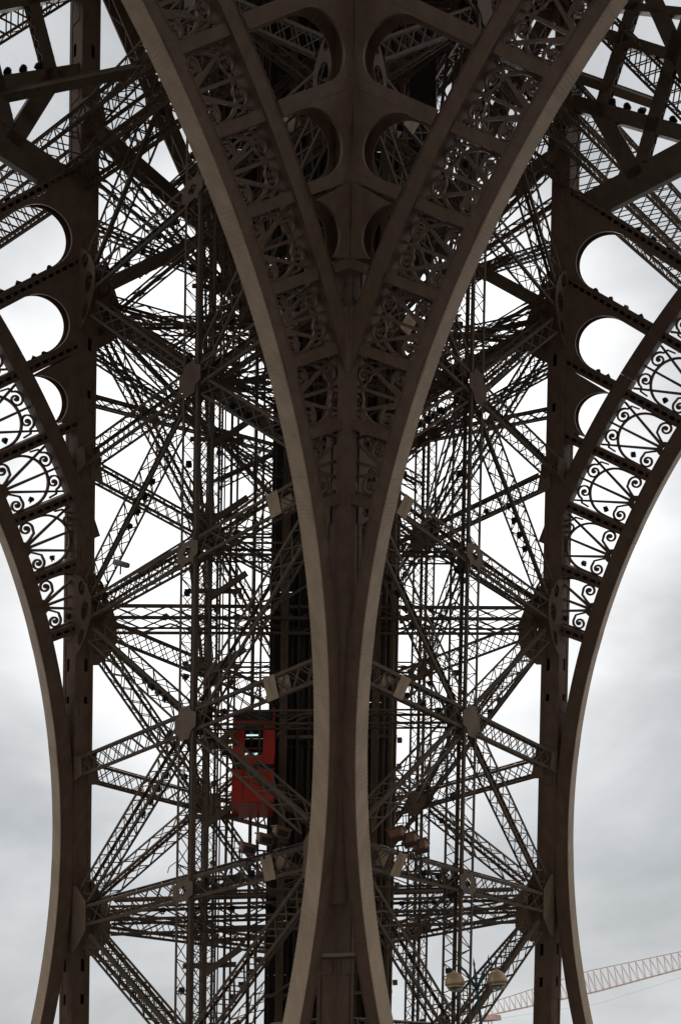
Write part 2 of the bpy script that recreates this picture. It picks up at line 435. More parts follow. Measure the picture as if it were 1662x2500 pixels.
# ------------------------------------------------------------------ arches
def rcol(th, hc, A1): return (A1-hc)/(math.cos(th)+S/K*math.sin(th))
def ring_section(fr, t0, t1, n, r0, r1, o0, o1):
    secs = []
    for i in range(n+1):
        t = t0+(t1-t0)*i/n; c, s = math.cos(t), math.sin(t)
        secs.append([(r0*c, r0*s, o0), (r1*c, r1*s, o0), (r1*c, r1*s, o1), (r0*c, r0*s, o1)])
    return secs
def sweep2d(b, pts, w, d):
    """flat bar swept along a 2D path, w half width in plane (number or list), d half depth"""
    secs = []
    for i, p in enumerate(pts):
        a = pts[max(i-1, 0)]; c = pts[min(i+1, len(pts)-1)]; tx, ty = c[0]-a[0], c[1]-a[1]; l = math.hypot(tx, ty) or 1
        nx, ny = -ty/l, tx/l; ww = w[i] if isinstance(w, list) else w
        secs.append([(p[0]-nx*ww, p[1]-ny*ww, -d), (p[0]+nx*ww, p[1]+ny*ww, -d), (p[0]+nx*ww, p[1]+ny*ww, d), (p[0]-nx*ww, p[1]-ny*ww, d)])
    b.strip(secs)
ORN = {}
def ornaments(h, half):
    """scroll-work meshes of one panel: x across (tangential), y from the soffit rib out, z through"""
    key = (round(h, 2), round(half, 2))
    if key in ORN: return ORN[key]
    D = .06
    res = {}
    rr = half*.97; cy = h-rr-.42*h/2.2
    b = MB(); pts = [(-rr, .02), (-rr, cy*.5)]+[(rr*math.cos(t), cy+rr*math.sin(t)) for t in [math.pi-math.pi*i/28 for i in range(29)]]+[(rr, cy*.5), (rr, .02)]
    sweep2d(b, pts, .05, D); res['fan_ring'] = b.mesh('fan_ring', IRON)
    b = MB(); b.hexa([(x, y, z) for z in (-D*.8, D*.8) for x, y in ((-.06, .12), (.06, .12), (.045, h), (-.045, h))])
    res['spoke'] = b.mesh('spoke', IRON)
    ln = math.hypot(half*.93, h*.96)
    b = MB(); b.hexa([(x, y, z) for z in (-D*.8, D*.8) for x, y in ((-.06, .12), (.06, .12), (.045, ln), (-.045, ln))])
    res['corner_spoke'] = (b.mesh('spoke', IRON), math.atan2(half*.93, h*.96))
    b = MB(); sweep2d(b, [(.22*math.cos(t), .04+.22*math.sin(t)) for t in [math.pi*i/10 for i in range(11)]], .10, D*1.1); res['fan_hub'] = b.mesh('fan_hub', IRON)
    # outer scroll: leaves the ring, runs along the outer rib and curls in
    def spiral(cx, cy, r0, turns, a0, sg, n=30):
        o = []
        for i in range(n+1):
            t = i/n; r = r0*(1-t)**.9+.035; a = a0+sg*turns*2*math.pi*t
            o.append((cx+r*math.cos(a), cy+r*math.sin(a)))
        return o
    for s in (-1, 1):
        b = MB(); cx = s*half*.44; cyy = h-.36
        pts = [(s*half*.93, h-.80), (s*half*.90, h-.45)]+spiral(cx, cyy, .30, 1.55, 0 if s > 0 else math.pi, s)
        sweep2d(b, pts, [.034+.012*abs(math.sin(i*.35)) for i in range(len(pts))], D)
        b.lathe([(0, -.11), (.065, -.10), (.08, 0), (.065, .10), (0, .11)], (cx, cyy, 0), 10)
        res['outer_scroll%d' % s] = b.mesh('scroll', IRON)
        b = MB(); cx = s*(half-.34); cyy = .42
        pts = [(s*.10, .10), (s*.30, .42), (s*(half-.62), .68)]+spiral(cx, cyy, .26, 1.5, (math.pi*.62 if s > 0 else math.pi*.38), -s)
        sweep2d(b, pts, [.042]*len(pts), D)
        b.lathe([(0, -.11), (.06, -.10), (.075, 0), (.06, .10), (0, .11)], (cx, cyy, 0), 10)
        res['inner_scroll%d' % s] = b.mesh('scroll', IRON)
    ORN[key] = res; return res

ARCH = {}
def arch(code, label, spec):
    woff = W if code in ('LL', 'RR') else 0
    if code in ('NL', 'LL'): ex = V((1, 0, 0)); eh = V((0, -S, 1))/K; O = V((0, A0-S*ZC+woff, ZC)); sg = -1    # local +Z looks to the camera
    else: ex = V((0, 1, 0)); eh = V((-S, 0, 1))/K; O = V((A0-S*ZC+woff, 0, ZC)); sg = 1
    nz_ = ex.cross(eh)
    M = Matrix((ex, eh, nz_)).transposed().to_4x4(); M.translation = O
    ar = empty('ornamental_arch', label, 'arch', M=M)
    ar['group'] = 'ornamental arches that spring from the tower leg'
    front = -sg                                     # local z sign of the side that looks inside the tower
    A1 = A0-S*ZC
    near = code in ('NL', 'NR')
    def o_(v): return v*sg                          # v<0: inside (camera) side
    def T(name, b, m=IRON, label=None, kind=None, smooth=False, mesh=None, Mx=None):
        me = mesh or b.mesh(name, m, smooth)
        ob = link(name, me, ar, None, Mx)
        if label: ob['label'] = label
        if kind: ob['kind'] = kind
        return ob
    def arcbox(name, r0, r1, a, b_, t0, t1, n=160, label=None, m=IRON):
        b = MB(); b.strip(ring_section(None, R(t0), R(t1), n, r0, r1, o_(a), o_(b_))); return T(name, b, m, label=label)
    rI = RI; rw = spec['rw']; e0, e1 = spec['rex']
    ts = 4.0; te = 176.0
    def splits(nm, r0, r1, a, b_, t0, t1, step=12.0):
        t = t0
        while t < t1-.01:
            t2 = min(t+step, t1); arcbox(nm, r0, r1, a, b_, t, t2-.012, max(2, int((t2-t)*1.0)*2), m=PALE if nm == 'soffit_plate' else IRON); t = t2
    splits('soffit_plate', rI, rI+.03, -.455, .30, ts, te)
    splits('rib_web', rI+.03, rw, -.42, -.39, ts, te)
    splits('rib_web', rI+.03, rw, .24, .265, ts, te)
    splits('rib_flange', rw, rw+.03, -.44, .29, ts, te)
    # where the outer rib leaves the column
    tx = 30.0
    while rcol(R(tx), -HC, A1) < (e0+e1)/2 and tx < 60: tx += .25
    tt = 20.0
    while rcol(R(tt), -.2, A1) < e0: tt += .2
    splits('outer_rib_plate', e0, e0+.03, -.40, .27, tt, 180-tt)
    splits('outer_rib_web', e0+.03, e1, -.37, -.34, tt, 180-tt)
    splits('outer_rib_web', e0+.03, e1, .20, .225, tt, 180-tt)
    splits('outer_rib_plate', e1, e1+.03, -.40, .27, tt, 180-tt)
    # splice covers and rivets on the soffit, the flange and the web
    b = MB(); rv = MB(); t = 6.0; k = 0
    dth = math.degrees(.16/RI)
    while t < 80:
        c, s = math.cos(R(t)), math.sin(R(t)); tv = V((-s, c, 0)); rv_ = V((c, s, 0))
        for oo in (-.43, .275):
            rv.box(V((rI*c, rI*s, o_(oo)))-rv_*.002, (.007, .011, .010), (rv_, tv, V((0, 0, 1))))
        rv.box(V(((rw-.06)*c, (rw-.06)*s, o_(-.425))), (.012, .014, .01), (rv_, tv, V((0, 0, 1))))
        rv.box(V(((rI+.10)*c, (rI+.10)*s, o_(-.425))), (.012, .014, .01), (rv_, tv, V((0, 0, 1))))
        t += dth
    t = spec['th0']-4*spec['dth']
    while t < 80:
        c, s = math.cos(R(t)), math.sin(R(t)); tv = V((-s, c, 0)); rv_ = V((c, s, 0))
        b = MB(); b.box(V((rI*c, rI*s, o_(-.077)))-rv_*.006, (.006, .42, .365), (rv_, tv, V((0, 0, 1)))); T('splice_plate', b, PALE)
        b = MB(); b.box(V(((rI+.35)*c, (rI+.35)*s, o_(-.426))), (.22, .40, .006), (rv_, tv, V((0, 0, 1)))); T('splice_plate', b)
        for i in range(6):
            for j in range(5):
                rv.box(V((rI*c, rI*s, 0))+tv*(-.34+i*.136)+V((0, 0, o_(-.38+j*.15)))-rv_*.014, (.009, .010, .010), (rv_, tv, V((0, 0, 1))))
        t += spec['dth']*(2 if 1 else 1)
    T('rivets', rv, kind='stuff')
    # radial struts, fans and spandrel plates
    th0, dt = spec['th0'], spec['dth']
    hs = spec['hs']                                 # strut half width
    kk = spec['k0']
    while True:
        th = th0+kk*dt
        if th > spec['tmax']: break
        t = R(th); rc = rcol(t, 0.0, A1)
        c, s = math.cos(t), math.sin(t); rad = V((c, s, 0)); tan = V((-s, c, 0)); Zv = V((0, 0, 1))
        def rstrut(nm, ra, rb):
            if rb-ra < .1: return
            p = rad*ra; q = rad*rb; b = MB(); ln = rb-ra
            for e in ((-1, 1) if not (near and nm == 'spandrel_strut') else ()):
                b.bar(p+tan*hs*e+Zv*o_(-.05), q+tan*hs*e+Zv*o_(-.05), tan, .012, .29)
            if near:
                for oz in ((-.32, .22) if nm == 'radial_strut' else (-.455, .22)): b.bar(p+Zv*o_(oz), q+Zv*o_(oz), tan, hs-.012, .012)
            else:
                for oz in (-.32, .22):
                    for e in (-1, 1): b.bar(p+tan*e*(hs-.07)+Zv*o_(oz), q+tan*e*(hs-.07)+Zv*o_(oz), tan, .05, .012)
                    nb = max(1, round(ln/.36)); st = ln/nb
                    for i in range(nb):
                        a = rad*(ra+st*i); z = rad*(ra+st*(i+1))
                        b.bar(a-tan*hs*.9+Zv*o_(oz), z+tan*hs*.9+Zv*o_(oz), tan, .022, .008)
                        b.bar(a+tan*hs*.9+Zv*o_(oz*.97), z-tan*hs*.9+Zv*o_(oz*.97), tan, .022, .008)
                    b.bar(p+Zv*0, q+Zv*0, tan, hs-.02, .01)
            T(nm, b)
        if rc > rw: rstrut('radial_strut', rw+.03, min(e0, rc))
        rce = rcol(t, .45, A1)+hs*.6
        if rc > e1+.2 and th < (76 if near else 64): rstrut('spandrel_strut', e1+.03, rce if near else rc-.1)
        # fan panel between this strut and the next
        tm = th+dt/2; rcm = rcol(R(tm), .1, A1)
        if rcm > rw+.3:
            h = e0-rw-.03; half = (rw+h*.45)*R(dt)/2-hs-.01
            og = ornaments(h, half)
            base = Matrix.Rotation(R(tm)-math.pi/2, 4, 'Z') @ Matrix.Translation((0, rw+.03, 0))
            for nm in ('fan_ring', 'fan_hub'): T(nm, None, mesh=og[nm], Mx=base)
            T('spoke', None, mesh=og['spoke'], Mx=base)
            cm, ca = og['corner_spoke']
            for e in (-1, 1): T('spoke', None, mesh=cm, Mx=base @ Matrix.Rotation(-e*ca, 4, 'Z'))
            for e in (-1, 1):
                T('scroll', None, mesh=og['outer_scroll%d' % e], Mx=base); T('scroll', None, mesh=og['inner_scroll%d' % e], Mx=base)
        # spandrel gusset with its round bite
        if th < (76 if near else 63.5) and rcol(R(tm+dt/2), HC, A1) > e1+.3:
            hx = spec['marg']
            r_cc = rcol(R(tm), (.45 if near else HC)+hx, A1)
            rad_h = r_cc*R(dt)/2-hs-.02
            wr = spec.get('wr', 1.0)
            cx, cyv = (r_cc-rad_h*1.02)*math.cos(R(tm)), (r_cc-rad_h*1.02)*math.sin(R(tm))
            # outline in polar terms: col edge between the struts, cut by a half disc and open to the rib
            t_lo, t_hi = R(th)+hs/r_cc, R(th+dt)-hs/r_cc
            def pt(tt, r_): return (r_*math.cos(tt), r_*math.sin(tt))
            hcc = .45 if near else .2
            pa = pt(t_lo, rcol(t_lo, hcc, A1)); pb = pt(t_hi, rcol(t_hi, hcc, A1))
            rc0 = r_cc-rad_h*1.02
            outl = [pa, pb]
            rin = max(e1+.03, 0)
            if rc0 > rin+.05:
                outl += [pt(t_hi, rin)]; ins = .10
                outl += [pt(t_hi-ins/rc0, rin)]
                a_lo, a_hi = -math.pi/2, math.pi/2
            else: a_lo, a_hi = -math.pi/2, math.pi/2
            for i in range(25):
                al = a_hi+(a_lo-a_hi)*i/24
                x = rc0*1.0+math.cos(al)*rad_h*1.02; y = math.sin(al)*(rad_h-.10)
                rr_ = math.hypot(x, y); t2 = R(tm)+math.atan2(y, x)
                if rr_ < rin: continue
                outl.append(pt(t2, rr_))
            if rc0 > rin+.05:
                outl += [pt(t_lo+.10/rc0, rin), pt(t_lo, rin)]
            else:
                pass
            # drop consecutive duplicates
            cl = [outl[0]]
            for q in outl[1:]:
                if math.hypot(q[0]-cl[-1][0], q[1]-cl[-1][1]) > .01: cl.append(q)
            for oz in ((-.455, .24) if near else (-.345, .24)):
                me = plate_mesh('spandrel_plate', [cl], .022, IRON, lambda x, y, z, oz=oz: V((x, y, z+o_(oz))))
                T('spandrel_plate', None, mesh=me)
            # rim strip round the cut-out
            b = MB(); pts = [q for q in cl if abs(math.hypot(q[0]-cx, q[1]-cyv)) < rad_h*1.1 and math.hypot(*q) > rin+.02][0:]
            if len(pts) > 4:
                pts = [q for q in pts if q not in (pa, pb)]
                secs = []
                for q in pts:
                    dx, dy = q[0]-cx, q[1]-cyv; l = math.hypot(dx, dy); dx /= l; dy /= l
                    zf = -.47 if near else -.37
                    secs.append([(q[0]-dx*.008, q[1]-dy*.008, o_(zf)), (q[0]+dx*.012, q[1]+dy*.012, o_(zf)), (q[0]+dx*.012, q[1]+dy*.012, o_(zf+.12)), (q[0]-dx*.008, q[1]-dy*.008, o_(zf+.12))])
                b.strip(secs); T('hole_rim', b)
        kk += 1
    if near:
        ths = [42+.25*i for i in range(80)]
        first = None
        for q in range(0, 12):
            tq = th0+q*dt
            if rcol(R(tq+dt), HC, A1) > e1+.3: first = tq; break
        ths = [t for t in ths if rcol(R(t), .45, A1) > e1+.06 and t < first+.35]
        lp = [((e1+.02)*math.cos(R(t)), (e1+.02)*math.sin(R(t))) for t in ths]+[(rcol(R(t), .45, A1)*math.cos(R(t)), rcol(R(t), .45, A1)*math.sin(R(t))) for t in ths[::-1]]
        T('fill_plate', None, mesh=plate_mesh('fill_plate', [lp], .022, IRON, lambda x, y, z: V((x, y, z+o_(-.462)))))
    # lights clipped on the outer struts are added later
    ARCH[code] = (ar, M, sg)
    return ar
FAR = dict(rw=35.95, rex=(38.6, 39.2), th0=39.2, dth=4.07, hs=.20, k0=0, tmax=88, marg=.55)
NEA = dict(rw=35.85, rex=(38.0, 38.6), th0=38.35, dth=3.72, hs=.16, k0=0, tmax=88, marg=.55)
arch('NL', 'brown arch with scrollwork sweeping up and left from the centre column', NEA)
arch('NR', 'brown arch with scrollwork sweeping up and right from the centre column', NEA)
arch('LL', 'arch with fan scrollwork against bright sky, curving away left of the left column', FAR)
arch('RR', 'arch with fan scrollwork against bright sky, curving away right of the right column', FAR)

b = MB()
for hu_, v0, v1 in ((.33, -.69, -.655), (.30, -.70, -.69)):
    q = []
    for z in (7.5, 23.6):
        for uu, vv in ((-hu_, v0), (hu_, v0), (hu_, v1), (-hu_, v1)): q.append(colp('N', z)+V((1, -1, 0)).normalized()*uu+V((1, 1, 0)).normalized()*vv)
    b.hexa(q) if hu_ == .33 else None
P('corner_cover', b, IRON)
b = MB(); c = colp('N', 6.05)
b.box(c+V((-.62, -.62, 0)), (.95, .28, .05), (V((1, -1, 0)).normalized(), V((1, 1, 0)).normalized(), V((0, 0, 1))))
P('base_ledge', b, GUS)
# heavy girders of the outer faces above the arches (plane coordinates: distance across, height)
def outer_girders(code):
    def pt(x, z, off=0.0):
        y = A0-S*z+W+off
        return V((x, y, z)) if code == 'LL' else V((y, x, z))
    nn = (V((0, 1, S)) if code == 'LL' else V((1, 0, S)))/K
    side = 'left' if code == 'LL' else 'right'
    root = empty('girder_frame', 'dark heavy girders crossing in the upper %s corner beyond the %s column' % (side, side), 'girder', pt(16, 35))
    inv = Matrix.Translation(-V(root.location))
    def beam(x0, z0, x1, z1, hw, lat=False, off=0.0, dep=.22):
        p = pt(x0, z0, off); q = pt(x1, z1, off); d = (q-p).normalized(); u = nn.cross(d).normalized()
        b = MB()
        b.bar(p-nn*dep, q-nn*dep, u, hw, .012); b.bar(p+nn*dep, q+nn*dep, u, hw, .012)
        for e in (-1, 1):
            if lat:
                Ln = (q-p).length; nb = max(2, round(Ln/.5)); st = Ln/nb
                for i in range(nb):
                    a = p+d*st*i+u*hw*e; z = p+d*st*(i+1)+u*hw*e
                    b.bar(a-nn*dep, z+nn*dep, nn, .025, .01); b.bar(a+nn*dep, z-nn*dep, nn, .025, .01)
            else: b.bar(p+u*hw*e, q+u*hw*e, nn, dep, .012)
        me = b.mesh('girder', IRON2); me.transform(inv); link('girder', me, root)
    g_ = [(18.8, 38.2, 12.0, 30.4, .29), (17.36, 34.28, 13.83, 37.89, .27, True), (17.93, 37.5, 17.75, 33.9, .33), (14.6, 40.2, 18.03, 36.94, .26, True),
          (17.8, 41.6, 11.6, 33.4, .21), (14.11, 39.85, 14.51, 33.6, .31, True), (20.45, 34.0, 12.5, 33.3, .62), (14.4, 37.2, 12.65, 38.85, .22, True), (16.0, 40.9, 11.8, 36.9, .15)]
    for q in g_: beam(*q)
outer_girders('LL'); outer_girders('RR')

# sloping lattice girders that cross in front of the columns
def lattice_thing(name, label, Pp, Q, wid, hv, vdir, c=.07, bay=1.1, m=None, lace=.03, cat='girder', solidlow=False):
    m = m or IRON2; d = (Q-Pp).normalized(); u = V(vdir); u = (u-d*u.dot(d)).normalized(); v = d.cross(u)
    t = empty(name, label, cat, (Pp+Q)/2); inv = Matrix.Translation(-V(t.location)); Ln = (Q-Pp).length
    for su in (-1, 1):
        b = MB()
        for sv in (-1, 1):
            o = u*wid*su+v*hv*sv; b.bar(Pp+o, Q+o, u, c, .014); b.bar(Pp+o, Q+o, u, .014, c)
        if su == -1 and solidlow: b.bar(Pp-u*wid, Q-u*wid, u, .012, hv)
        me = b.mesh('chord', m); me.transform(inv); link('chord', me, t)
    b = MB(); nb = max(2, round(Ln/bay)); st = Ln/nb
    for k in range(nb):
        a = Pp+d*st*k; z = a+d*st
        for sv in (-1, 1):
            f = v*hv*sv; s = 1 if k % 2 else -1
            b.bar(a-u*wid*s+f, z+u*wid*s+f, u, lace, .012)
            b.bar(z-u*wid+f, z+u*wid+f, u, lace, .012)
        for su in (-1, 1):
            f = u*wid*su
            b.bar(a-v*hv+f, z+v*hv+f, v, lace*.9, .012); b.bar(a+v*hv+f*.98, z-v*hv+f*.98, v, lace*.9, .012)
    me = b.mesh('lacing', m); me.transform(inv); link('lacing', me, t)
    return t
lattice_thing('lattice_girder', 'long dark lattice girder slanting in front of the left column up to the arch', V((18.9, 43.5, 36.7)), V((20.2, 26.0, 33.7)), .62, .55, (0, 0, 1), .08, 1.0)
lattice_thing('lattice_girder', 'shorter lattice girder just under the long one crossing the left column', V((19.9, 43.5, 35.75)), V((21.2, 27.0, 32.75)), .26, .5, (0, 0, 1), .085, .6)
lattice_thing('lattice_girder', 'uppermost thin lattice girder in the top left corner', V((13.6, 39.5, 35.3)), V((17.6, 30.4, 41.7)), .30, .4, (0, 0, 1), .05, .6)
lattice_thing('lattice_girder', 'long dark lattice girder slanting in front of the right column, lowest of three', V((48.0, 18.4, 38.2)), V((28.0, 20.8, 34.0)), .50, .6, (0, 0, 1), .08, 1.0)
lattice_thing('lattice_girder', 'middle one of three lattice girders slanting across the right column', V((46.5, 17.9, 39.4)), V((28.0, 20.0, 35.4)), .45, .5, (0, 0, 1), .07, .9)
lattice_thing('lattice_girder', 'upper lattice girder, highest of three slanting across the right column', V((46.5, 17.2, 41.2)), V((29.0, 19.0, 37.0)), .32, .45, (0, 0, 1), .06, .8)
lattice_thing('lattice_girder', 'uppermost thin lattice girder in the top right corner', V((37.0, 14.3, 33.5)), V((31.0, 16.8, 41.5)), .32, .4, (0, 0, 1), .05, .6)
for (p, q, lb) in ((V((15.6, 37.4, 35.2)), V((20.6, 28.6, 34.9)), 'plain dark box beam crossing level in front of the top of the left column'),
                   (V((28.4, 20.3, 37.0)), V((36.4, 15.9, 38.0)), 'plain dark box beam crossing near the top of the right column')):
    b = MB(); d = (q-p).normalized(); c = (p+q)/2
    for e in (-1, 1): b.bar(p-c+V((0, 0, e*.17)), q-c+V((0, 0, e*.17)), (0, 0, 1), .02, .18)
    for e in (-1, 1): b.bar(p-c+d.cross(V((0, 0, 1))).normalized()*e*.16, q-c+d.cross(V((0, 0, 1))).normalized()*e*.14, (0, 0, 1), .17, .012)
    tag(b.build('cross_beam', IRON2, loc=c), lb, 'beam')

# ------------------------------------------------------------------ first floor overhead
fl = empty('platform', 'dark underside of the first platform high above the leg', 'platform', (0, 0, 55))
b = MB()
H, h0 = 34.8, 8.0
for (x0, x1, y0, y1) in ((-H, H, h0, H), (-H, H, -H, -h0), (h0, H, -h0, h0), (-H, -h0, -h0, h0)):
    b.box(((x0+x1)/2, (y0+y1)/2, .6), ((x1-x0)/2, (y1-y0)/2, .25))
b.build('deck', DARK, fl)
for k in range(4):
    for e in (-1, 1):
        b = MB(); Hh = 35.2
        b.box((0, e*Hh, -1.9) if k < 1 else (e*Hh, 0, -1.9), (Hh, .06, 3.2) if k < 1 else (.06, Hh-.1, 3.2))
        if k < 2: b.build('shading_frieze_wall', IRON2, fl)  # frieze walls added out of view to block light from the sides
for i in range(13):
    t = h0+1+i*1.7
    for ax in (0, 1):
        b = MB(); hl = H-.2
        if ax == 0: b.box((t, 0, -.25), (.10, hl, .6)); b.box((t, 0, -.85), (.22, hl, .02))
        else: b.box((0, t, -.45), (hl, .10, .4)); b.box((0, t, -.95), (hl, .22, .02))
        b.build('joist', DARK, fl)

for (sx, sy, nm) in ((-1, 1, 'beyond the left arch'), (1, -1, 'beyond the right arch'), (-1, -1, 'behind the viewer')):  # other legs, unseen and coarse, put in to keep light off the ironwork
    b = MB()
    fl_ = lambda p: V((p.x*sx, p.y*sy, p.z))
    for n in 'NLRF': b.bar(fl_(colp(n, .5)), fl_(colp(n, 54)), (1, 0, 0), .45, .45)
    for f in FACES:
        e, nn, A, B = face_frame(f)
        for i in range(0, 10):
            if LV[i] < 1: continue
            b.bar(fl_(colp(A, LV[i])), fl_(colp(B, LV[i])), (0, 0, 1), .3, .1)
            if i % 2 == 0 and i+2 < len(LV):
                for (n1, n2) in ((A, B), (B, A)): b.bar(fl_(colp(n1, LV[i])), fl_(colp(n2, LV[i+2])), (0, 0, 1), .3, .1)
    for u in (-2, -1, 0, 1, 2, 3): b.bar(fl_(V((A0+W/2+u*.7, A0+W/2-u*.7, .5))), fl_(V((A0+W/2+u*.7-S*53, A0+W/2-u*.7-S*53, 53.5))), (1, 0, 0), .5, .5)
    tag(b.build('shading_lattice_tower', IRON2), 'unseen lattice support of the tower, added to block light, %s' % nm, 'tower')
for (z0, z1, half) in ((43.0, 49.5, None),):  # solid girder walls out of view, added to darken the top
    for ax in (0, 1):
        for e in (-1, 1):
            b = MB()
            for off in (0, W):
                a_ = A0-S*44+off; b.box((0, e*a_, 46.2) if ax == 0 else (e*a_, 0, 46.2), (11.5, .3, 3.2) if ax == 0 else (.3, 11.5, 3.2))
                for k in range(-5, 6): b.box((k*2.2, e*(a_-.4), 46.2) if ax == 0 else (e*(a_-.4), k*2.2, 46.2), (.15, .12, 3.2) if ax == 0 else (.12, .15, 3.2))
            b.build('light_blocking_girder', IRON2, fl, loc=(0, 0, -55))
# ------------------------------------------------------------------ lift track, guides, cab
ud = V((1, -1, 0)).normalized(); vd = V((1, 1, 0)).normalized()
def cen(z, u=0, v=0):
    a = A0-S*z+W/2; return V((a, a, z))+ud*u+vd*v
tr = empty('lift_track', 'dark machinery track of beams and pipes climbing behind the centre column', 'lift track', cen(0, .65, -.4))
ti = Matrix.Translation(-V(tr.location))
def TP(name, b, m, label=None, kind=None):
    me = b.mesh(name, m); me.transform(ti); o = link(name, me, tr)
    if label: o['label'] = label
    if kind: o['kind'] = kind
    return o
Z0, Z1 = .5, 54.5
for (u, v, hw, mm) in ((-1.72, -.6, .17, IRON2), (-.9, .3, .14, DARK), (2.35, -.6, .17, IRON2), (1.3, .3, .14, DARK), (-2.05, .6, .12, DARK), (3.1, .6, .14, DARK)):
    b = MB(); p = cen(Z0, u, v); q = cen(Z1, u, v)
    b.bar(p, q, ud, hw, .015); b.bar(p+vd*.35, q+vd*.35, ud, hw, .015); b.bar(p+vd*.17, q+vd*.17, ud, .02, .17)
    TP('track_beam', b, mm)
for (u, v, r_) in [(-2.3, -.2, .05), (-2.15, .9, .06), (-1.35, .1, .07), (-1.1, -.5, .05), (-.55, .7, .09), (-.2, .1, .06), (.15, .6, .09), (.6, .2, .07), (1.0, .7, .08),
                   (1.75, .2, .09), (2.0, .7, .10), (2.75, .1, .12), (3.05, -.4, .13), (3.3, .1, .10), (2.55, .9, .1)]:
    b = MB(); b.tube([cen(Z0, u, v), cen(Z1, u, v)], r_, 7); TP('pipe', b, DARK if r_ < .09 else IRON2)
for (u0, u1, v, zs) in ((-2.35, -1.1, 1.1, 1), (-1.18, .2, 1.15, 1), (.12, 1.4, 1.1, 1), (1.32, 3.25, 1.15, 1), (-5.2, -3.75, 1.4, 35), (-3.78, -2.3, 1.45, 33), (3.2, 4.8, 1.4, 33)):     # guard panels behind the pipes; the high outer ones added to darken the openings
    z = zs
    while z < 54:
        b = MB(); q = []
        for vv in (v-.01+.03*(int(z/2) % 2), v+.01+.03*(int(z/2) % 2)):
            q += [cen(z, u0, vv), cen(z, u1, vv), cen(z+1.99, u1, vv), cen(z+1.99, u0, vv)]
        b.hexa(q); TP('guard_and_darkening_panel', b, DARK); z += 2.0
z = 1.5; k = 0
while z < 54:
    b = MB(); b.bar(cen(z, -2.3, -.3), cen(z, 3.35, -.3), vd, .06, .07); b.bar(cen(z, -2.3, .9), cen(z, 3.35, .9), vd, .06, .07)
    for u in (-2.3, 0, 3.3): b.bar(cen(z, u, -.4), cen(z, u, 1.0), ud, .05, .05)
    TP('cross_rail', b, DARK if k % 2 else IRON2)
    if k % 2 == 0:
        b = MB(); b.bar(cen(z, -2.0, -.62), cen(z+2.3, 2.4, -.62), vd, .02, .05); TP('track_brace', b, IRON2)
    z += 2.3; k += 1
z = 1.2
while z < 40:
    b = MB(); b.box(cen(z, 3.52, .0), (.10, .1, .10), (ud, vd, V((0, 0, 1)))); TP('bracket_block', b, IRON2); z += (.95, 1.7, 2.6)[k % 3]; k += 1

gd = empty('lift_guide', 'pair of tall thin guide rails for the red lift left of the centre', 'lift guide', cen(0, -4.2, -.5))
gi = Matrix.Translation(-V(gd.location))
def GP(name, b, m):
    me = b.mesh(name, m); me.transform(gi); return link(name, me, gd)
for (u, v, hw, mm) in ((-4.65, -.9, .055, DARK), (-4.4, -.9, .03, DARK), (-5.0, .8, .06, DARK), (-4.15, .2, .06, IRON2), (-3.1, .9, .08, DARK), (-5.75, .2, .07, IRON2), (-5.5, -.9, .05, IRON2), (-3.9, .9, .05, IRON2), (-2.75, -.9, .05, DARK), (-5.25, .9, .035, DARK)):
    b = MB(); b.bar(cen(Z0, u, v), cen(54, u, v), ud, hw, .03); b.bar(cen(Z0, u, v+.1), cen(54, u, v+.1), ud, .02, .08); GP('guide_rail', b, IRON2)
z = 2.0
while z < 53:
    b = MB(); b.bar(cen(z, -5.9, -.9), cen(z, -3.6, -.9), vd, .05, .10); b.bar(cen(z, -5.05, -1.0), cen(z, -5.05, .9), ud, .05, .06)
    b.bar(cen(z-.35, -5.0, -1.1), cen(z+.55, -3.4, -1.1), vd, .06, .13)
    GP('guide_bracket', b, IRON2); z += 2.6
b = MB()
for u in (-4.0, -3.85, -3.7, -3.55):
    b.tube([cen(17.2, u*1.0+.8, .4), cen(54, u*1.0+.8, .4)], .012, 5)
tag(b.build('lift_cable', STEEL), 'thin steel hoisting cables rising above the red lift cab', 'cable')

# red double-deck cab; walls are vertical
cc = V((36.96, 41.19, 12.45)); X = ud; Y = vd
cab = empty('lift_cab', 'red double-deck lift cab with dark windows hanging inside the left half of the leg', 'lift', cc)
HX, HY, HT = .85, 1.1, 4.15
def CB(name, m, boxes, parent=None, label=None):
    b = MB()
    for (x, y, z, hx, hy, hz) in boxes: b.box(X*x+Y*y+V((0, 0, z)), (hx, hy, hz), (X, Y, V((0, 0, 1))))
    o = b.build(name, m, parent or cab)
    if label: o['label'] = label
    return o
CB('lower_body', RED, [(0, -HY, .72, HX, .04, .72), (0, HY, .72, HX, .04, .72), (-HX, 0, .72, .04, HY, .72), (HX, 0, .72, .04, HY, .72), (0, 0, .03, HX, HY, .05)])
CB('upper_body', RED, [(-.64, -HY, 2.55, .24, .04, 1.0), (.64, -HY, 2.55, .24, .04, 1.0), (0, -HY, 1.78, .40, .04, .20), (0, -HY, 3.50, .88, .04, .05),
                        (-HX, 0, 2.05, .04, HY, .45), (HX, 0, 2.05, .04, HY, .45), (-HX, -.95, 3.0, .04, .15, .55), (HX, -.95, 3.0, .04, .15, .55), (-HX, .95, 3.0, .04, .15, .55), (HX, .95, 3.0, .04, .15, .55),
                        (-.64, HY, 2.55, .24, .04, 1.0), (.64, HY, 2.55, .24, .04, 1.0), (0, HY, 1.88, .40, .04, .32)])
CB('rear_panel', BLACK, [(0, HY, 3.22, .40, .04, .32)])
CB('side_post', RED, [(-HX-.02, -HY, 3.0, .05, .06, 1.15)]); CB('side_post', RED, [(HX+.02, -HY, 3.0, .05, .06, 1.15)])
